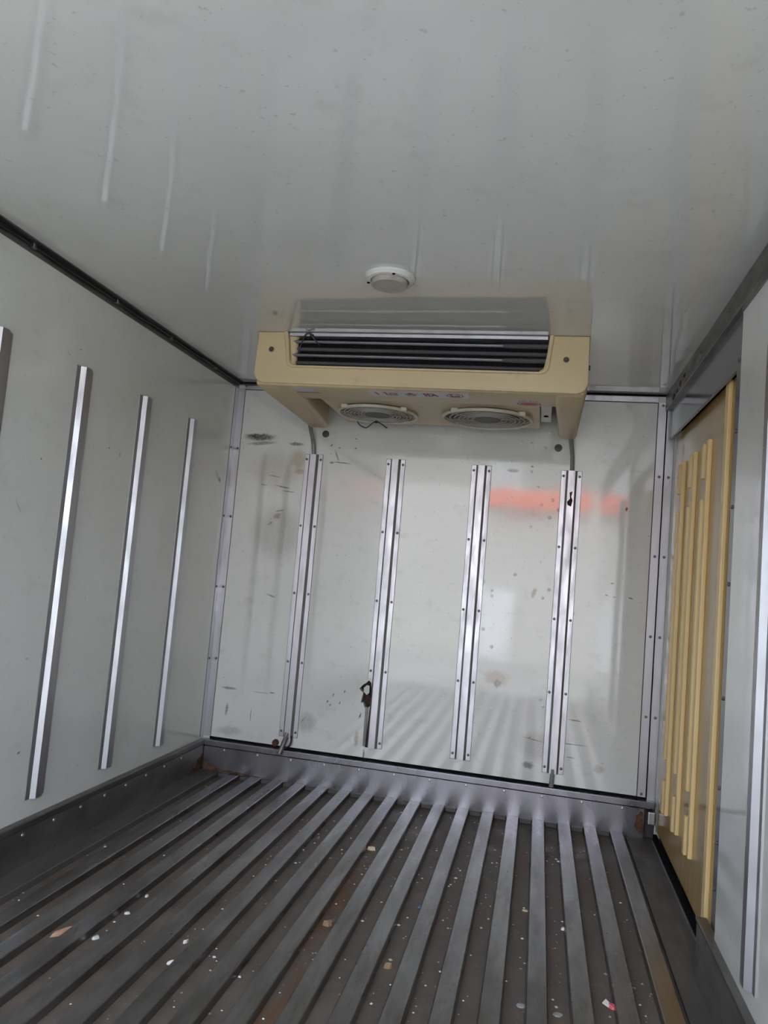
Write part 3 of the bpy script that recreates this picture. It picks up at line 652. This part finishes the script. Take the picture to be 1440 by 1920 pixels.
letters([(0.16, 0.2, 0.18, 0.78, 0.007), (0.16, 0.2, 0.15, 0.25, 0.006), (0.20, 0.35, 0.275, 0.35), (0.275, 0.35, 0.28, 0.55), (0.205, 0.55, 0.28, 0.55), (0.205, 0.55, 0.205, 0.75), (0.205, 0.75, 0.285, 0.75)])
letters([(0.36, 0.5, 0.475, 0.5, 0.007), (0.415, 0.2, 0.42, 0.5), (0.39, 0.36, 0.45, 0.36), (0.38, 0.7, 0.41, 0.78), (0.41, 0.78, 0.44, 0.78), (0.44, 0.78, 0.465, 0.66)])
letters([(0.56, 0.2, 0.575, 0.8, 0.007), (0.595, 0.2, 0.61, 0.8, 0.007), (0.57, 0.5, 0.60, 0.5), (0.63, 0.78, 0.655, 0.3), (0.655, 0.3, 0.69, 0.78), (0.64, 0.6, 0.68, 0.6), (0.62, 0.25, 0.645, 0.25)])
bm = NB()
oc, orx, ory = (X0 + 0.865 * XW, Y0 + 0.52 * YD), 0.027, 0.024
ring = [(oc[0] + orx * math.cos(a), oc[1] + ory * math.sin(a)) for a in [2 * PI * i / 28 for i in range(28)]]
for i in range(28):
    a, b = ring[i], ring[(i + 1) % 28]; ai = (oc[0] + (a[0] - oc[0]) * 0.86, oc[1] + (a[1] - oc[1]) * 0.84); bi = (oc[0] + (b[0] - oc[0]) * 0.86, oc[1] + (b[1] - oc[1]) * 0.84)
    prism(bm, [(q[0], q[1], SZ - 0.0005) for q in (a, b, bi, ai)], (0, 0, -0.0004))
fin('oval_emblem', bm, M_INKRED, s2)
letters([(0.805, 0.3, 0.845, 0.3, 0.005), (0.825, 0.3, 0.832, 0.75, 0.005), (0.845, 0.5, 0.847, 0.72, 0.004), (0.847, 0.72, 0.865, 0.72, 0.004), (0.865, 0.5, 0.865, 0.72, 0.004), (0.875, 0.5, 0.875, 0.72, 0.004), (0.875, 0.5, 0.89, 0.5, 0.004), (0.89, 0.5, 0.89, 0.72, 0.004), (0.90, 0.5, 0.915, 0.5, 0.004), (0.90, 0.6, 0.915, 0.6, 0.004), (0.90, 0.72, 0.915, 0.72, 0.004), (0.90, 0.5, 0.90, 0.72, 0.004), (0.88, 0.3, 0.91, 0.3, 0.004)])
s3 = flat('sticker', [(1.176, -0.565), (1.250, -0.570), (1.252, -0.492), (1.178, -0.490)], plain('clear_sticker', (0.55, 0.47, 0.34), 0.4), ev); s3['label'] = 'small sticker with a red oval emblem'
bm = NB()
for i in range(24):
    a, b = 2 * PI * i / 24, 2 * PI * (i + 1) / 24; c0 = (1.215, -0.518)
    q = [(c0[0] + rx * math.cos(t), c0[1] + ry * math.sin(t)) for t, rx, ry in ((a, 0.038, 0.021), (b, 0.038, 0.021), (b, 0.0335, 0.017), (a, 0.0335, 0.017))]
    prism(bm, [(x, y, SZ - 0.0005) for x, y in q], (0, 0, -0.0004))
prism(bm, [(1.215 + 0.027 * math.cos(t), -0.518 + 0.012 * math.sin(t), SZ - 0.0005) for t in [2 * PI * i / 16 for i in range(16)]], (0, 0, -0.0004))
fin('oval_emblem', bm, M_INKRED2, s3)
bm = NB()
for x0, x1 in ((1.183, 1.190), (1.192, 1.200), (1.202, 1.207), (1.218, 1.224), (1.226, 1.232), (1.236, 1.242)): prism(bm, [(x0, -0.556, SZ - 0.0005), (x1, -0.556, SZ - 0.0005), (x1, -0.546, SZ - 0.0005), (x0, -0.546, SZ - 0.0005)], (0, 0, -0.0004))
fin('small_print', bm, M_INKBLUE, s3)

# loose wires on the unit
def wire(name, pts, r, mat, label, cat, knot=None, group=None):
    bm = NB(); tube(bm, spline(pts, 6), r, 6)
    if knot: lathe(bm, [(0, -knot[1]), (knot[1] * 0.8, -knot[1] * 0.6), (knot[1], 0), (knot[1] * 0.8, knot[1] * 0.6), (0, knot[1])], knot[0], 'z', 8)
    o = fin(name, bm, mat, None, True); return tag(o, label, cat, group)
wz = ZD - 0.022
wire('wire', [(0.575, -0.185, wz + 0.002), (0.578, -0.15, wz - 0.004), (0.594, -0.128, wz - 0.008), (0.612, -0.145, wz - 0.004), (0.632, -0.18, wz), (0.650, -0.195, wz + 0.003), (0.664, -0.175, wz), (0.678, -0.13, wz - 0.006)], 0.0022, M_WIRE, 'thin black wire with a knot dangling from the left fan guard', 'wire', ((0.650, -0.195, wz + 0.002), 0.006))
bm = NB(); tube(bm, spline([(0.474, -0.628, 1.492), (0.478, -0.632, 1.52), (0.488, -0.640, 1.545), (0.506, -0.6555, 1.572), (0.520, -0.657, 1.575), (0.530, -0.656, 1.563), (0.540, -0.650, 1.552), (0.550, -0.640, 1.540)], 6), 0.0022, 6); lathe(bm, [(0, -0.007), (0.006, -0.004), (0.007, 0), (0.006, 0.004), (0, 0.007)], (0.526, -0.655, 1.568), 'z', 8)
fin('tie_wire', bm, M_WIRE, ev, True)['label'] = 'black wire tied to the bright bar'

# drain hoses
bm = NB(); tube(bm, spline([(0.352, -0.075, 1.400), (0.352, -0.05, 1.375), (0.353, -0.016, 1.34), (0.356, -0.0065, 1.30), (0.3575, -0.006, 1.28)], 6), 0.0085, 10); o = fin('drain_hose', bm, M_HOSE, None, True); tag(o, 'straight grey drain hose between the unit and the leftmost rail of the end wall', 'hose')
bm = NB(); tube(bm, spline([(1.362, -0.055, 1.398), (1.366, -0.04, 1.375), (1.373, -0.018, 1.335), (1.3755, -0.007, 1.29), (1.3755, -0.006, 1.27)], 6), 0.0085, 10); o = fin('drain_hose', bm, M_HOSE, None, True); tag(o, 'curved grey drain hose from the unit into the rail near the yellow door', 'hose')
bm = NB(); tube(bm, [(0.356, -0.010, 0.18), (0.353, -0.020, 0.155), (0.341, -0.040, 0.104)], 0.0095, 10); o = fin('drain_pipe', bm, M_PIPE, None, True); tag(o, 'slanted metal drain pipe end below a rail, beside a black wire loop', 'pipe')
bm = NB(); tube(bm, [(1.3755, -0.0085, 0.18), (1.375, -0.010, 0.15), (1.373, -0.014, 0.117)], 0.0085, 10); o = fin('drain_pipe', bm, M_HOSE, None, True); tag(o, 'short dark pipe end below the rail nearest the yellow door', 'pipe')
wire('wire', [(0.374, -0.008, 0.17), (0.3765, -0.014, 0.150), (0.372, -0.022, 0.134), (0.360, -0.030, 0.127), (0.338, -0.026, 0.130)], 0.004, M_WIRE, 'black wire loop at the foot of the leftmost rail of the end wall', 'wire')
def bolt(x, z, r, lab):
    bm = NB(); lathe(bm, [(r, 0), (r, -0.003), (r * 0.62, -0.0035), (r * 0.6, -0.002), (0, -0.002)], (x, 0, z), 'y', 20); lathe(bm, [(r * 0.45, 0), (r * 0.42, -0.005), (0, -0.006)], (x, 0, z), 'y', 10)
    tag(fin('anchor_bolt', bm, M_DARKHOLE), lab, 'bolt', 'anchor bolts under the cooling unit')
bolt(0.398, 1.377, 0.0145, 'round dark bolt washer beside the straight drain hose')
bolt(1.320, 1.364, 0.0145, 'round grey bolt washer beside the curved drain hose')
bm = NB(); lathe(bm, [(0.013, 0), (0.013, -0.012), (0.007, -0.014), (0, -0.014)], (0.310, 0, 0.136), 'y', 12); tag(fin('plug', bm, M_RUST), 'rusty round plug beside the slanted drain pipe', 'plug')

# ceiling lamp
lp = empty('ceiling_lamp', (0.867, -1.083, H), 'round ceiling lamp with white ring and dusty grey lens', 'lamp')
bm = NB(); lathe(bm, [(0.063, 0), (0.064, -0.006), (0.058, -0.012), (0.049, -0.013), (0.047, -0.006), (0.047, 0)], (0.867, -1.083, H - 0.0003), 'z', 48); fin('ring', bm, M_PWHITE, lp, True)
bm = NB(); lathe(bm, [(0.0465, -0.003), (0.0465, -0.022), (0.044, -0.025), (0.0, -0.026)], (0.867, -1.083, H), 'z', 40); ln_ = fin('lens', bm, M_LENS, lp, True)
for dx, dy in ((-0.056, 0.004), (0.020, -0.050)):
    bm = NB(); lathe(bm, [(0.004, 0), (0.004, -0.002), (0, -0.002)], (0.867 + dx, -1.083 + dy, H - 0.0122), 'z', 8); fin('ring_screw', bm, M_RUBBER, lp)
bm = NB(); lathe(bm, [(0.014, 0), (0.013, -0.003), (0.006, -0.005), (0, -0.006)], (0.838, -2.052, H), 'z', 14); tag(fin('ceiling_hook', bm, M_DARKHOLE, None, True), 'small dark ceiling fitting at the top edge of the picture', 'hook')

# cable along the ceiling corner
cb = empty('cable', (0.008, -1.0, 1.575), 'black cable clipped along the ceiling corner above the bare rails', 'cable')
pts = [(0.008, -3.0, H - 0.006)]
y = -2.9
while y < -0.02:
    pts.append((0.007 + random.uniform(-0.001, 0.004), y, H - 0.007 - random.uniform(0, 0.006) - (0.004 if -1.6 < y < -1.35 else 0))); y += 0.13
pts += [(0.010, -0.015, H - 0.009), (0.035, -0.010, H - 0.010), (0.3, -0.010, H - 0.008)]
bm = NB(); tube(bm, spline(pts, 4), 0.0036, 6); fin('cord', bm, M_WIRE, cb, True)
for y in (-1.30, -0.93, -0.60, -0.25):
    bm = NB(); box(bm, 0.002, 0.013, y - 0.006, y + 0.006, H - 0.019, H - 0.003, 0.002); fin('clip', bm, M_TRIM, cb)

# ------------------------------------------------------------------ litter on the floor
def chip(name, x, y, sx, sy, rot, mat, lab, cat='litter', h=0.004, n=8, z=GZ, group=None):
    bm = NB(); a0 = math.radians(rot); P2 = []
    for i in range(n):
        a = 2 * PI * i / n; k = random.uniform(0.72, 1.1)
        u, v = 0.75 * sx * k * math.cos(a), 0.75 * sy * k * math.sin(a)
        P2.append((x + u * math.cos(a0) - v * math.sin(a0), y + u * math.sin(a0) + v * math.cos(a0)))
    lo = [bm.verts.new((px, py, z + 0.0004)) for px, py in P2]
    hi = [bm.verts.new((x + (px - x) * 0.8, y + (py - y) * 0.8, z + h * random.uniform(0.6, 1.1))) for px, py in P2]
    c = bm.verts.new((x, y, z + h * 1.1))
    for i in range(n):
        j = (i + 1) % n
        bm.faces.new((lo[i], lo[j], hi[j], hi[i])); bm.faces.new((hi[i], hi[j], c))
    bm.faces.new(lo[::-1])
    return tag(fin(name, bm, mat), lab, cat, group)
chip('litter_chip', 0.302, -1.300, 0.038, 0.012, 60, M_TAN, 'long tan scrap lying in a groove near the dark kick plate', h=0.010)
chip('litter_chip', 0.580, -1.325, 0.017, 0.008, 25, M_WCHIP, 'larger white oblong flake in a groove, beside a smaller white one', h=0.007)
chip('litter_chip', 0.568, -1.235, 0.012, 0.006, 70, M_WCHIP, 'small bright white flake just beyond the larger oblong one', h=0.006)
chip('litter_chip', 0.380, -1.292, 0.013, 0.009, 60, M_WCHIP, 'pale angular flake in the groove next to the long tan scrap', h=0.006)
chip('litter_chip', 0.381, -1.166, 0.010, 0.006, 30, M_WCHIP, 'tiny white flake midway along its groove, beyond a pale angular flake', h=0.005)
chip('litter_chip', 0.376, -1.067, 0.009, 0.006, 80, M_WCHIP, 'tiny white flake farthest from the camera in its groove of three', h=0.005)
chip('litter_chip', 0.832, -0.519, 0.018, 0.013, 20, M_TAN2, 'cream scrap at the far end of the rusty groove', h=0.010)
chip('litter_chip', 0.839, -1.035, 0.020, 0.014, 30, M_BROWNCHIP, 'brown clump in the middle of the rusty groove', h=0.010)
chip('litter_chip', 1.036, -0.851, 0.010, 0.009, 10, M_BCHIP, 'small blue scrap beside a floor rib', h=0.004)
chip('litter_chip', 1.305, -0.761, 0.014, 0.007, 10, M_TAN2, 'pale triangular flake in a groove towards the door side', h=0.004)
chip('litter_chip', 1.402, -0.830, 0.011, 0.009, 40, M_WCHIP, 'round white flake in the groove third from the flat strip by the door', h=0.006)
r_ = chip('wrapper', 1.490, -1.150, 0.012, 0.015, 20, M_RCHIP, 'crumpled red and white wrapper at the bottom edge of the picture', 'wrapper', h=0.008)
bm = NB(); prism(bm, [(1.470, -1.148, GZ + 0.004), (1.482, -1.160, GZ + 0.004), (1.486, -1.150, GZ + 0.006), (1.478, -1.135, GZ + 0.006)], (0, 0, 0.002)); fin('white_tip', bm, M_WCHIP, r_)['label'] = 'white torn tip'
chip('litter_chip', 1.016, -1.169, 0.014, 0.012, 0, M_BROWNCHIP, 'brown crumpled scrap in the second groove on the door side of the rusty one', h=0.010)
chip('litter_chip', 1.305, -1.213, 0.018, 0.012, 20, M_GCHIP, 'flat grey flake near the bottom edge, beside another grey one', h=0.003)
chip('litter_chip', 1.378, -1.218, 0.013, 0.014, 60, M_GCHIP, 'rounded grey flake near the bottom edge, on the door side of a flat grey one', h=0.003)
chip('litter_chip', 1.225, -0.40, 0.012, 0.008, 20, M_TAN2, 'pale smear of dirt at the far end of a groove', h=0.003)
chip('litter_chip', 1.405, -0.36, 0.014, 0.010, 0, M_WCHIP, 'white paper bit at the far end of a groove near the kick plate', h=0.003)
bm = NB()
for i in range(620):
    k = random.randrange(17); x = random.uniform(RX[k] + 0.005, RX[k + 1] - 0.046)
    y = -random.uniform(0.06, 1.0) ** 1.0 * 1.55 if random.random() < 0.85 else -random.uniform(0.06, 2.4)
    if x < 0.55 and random.random() < 0.55: continue
    s = random.uniform(0.0012, 0.0042); a = random.uniform(0, PI); e = random.uniform(0.4, 1.6); mi = random.choice((0, 0, 1, 1, 2, 3, 3))
    pts = [(x + s * math.cos(a + t) * (e if j % 2 else 1), y + s * math.sin(a + t) * (1 if j % 2 else e), GZ + 0.0003) for j, t in enumerate((0, 1.3, 2.9, 4.4))]
    vs = [bm.verts.new(p) for p in pts]; c = bm.verts.new((x, y, GZ + s * 0.7))
    for j in range(4):
        f = bm.faces.new((vs[j], vs[(j + 1) % 4], c)); f.material_index = mi
    f = bm.faces.new(vs[::-1]); f.material_index = mi
o = fin('crumbs', bm, None, None, False, [M_WCHIP, M_TAN2, M_BROWNCHIP, M_GCHIP]); tag(o, 'tiny pale crumbs and grit scattered in the floor grooves', 'crumbs', None, 'stuff')

# ------------------------------------------------------------------ the yard behind the open end (out of view; building added only for its reflections)
bm = NB(); box(bm, -14, 16, -40, 6, -1.0, -0.9); o = fin('ground', bm, M_GROUND); tag(o, 'grey concrete yard outside the open end', 'ground', None, 'structure')
YB = -14.0
bd = empty('building', (1, YB, -0.9), 'unseen pale building added for its orange reflection in the end wall', 'building')
bm = NB(); box(bm, -9, 12, YB - 6, YB, -0.9, 3.0); fin('facade', bm, M_FACADE, bd)
bm = NB(); box(bm, 0.02, 2.25, YB, YB + 0.25, 2.50, 2.90); fin('reflected_band', bm, M_ORANGE, bd)  # orange bands added for the pink reflection on the end wall
bm = NB(); box(bm, 2.80, 3.10, YB, YB + 0.25, 2.50, 2.88); fin('reflected_band', bm, M_ORANGE, bd)
bm = NB(); box(bm, -0.1, 0.75, YB, YB + 0.1, -0.9, 0.6); fin('reflected_panel', bm, M_WREFLECT, bd)  # white panel added for the bright patch reflected in the end wall
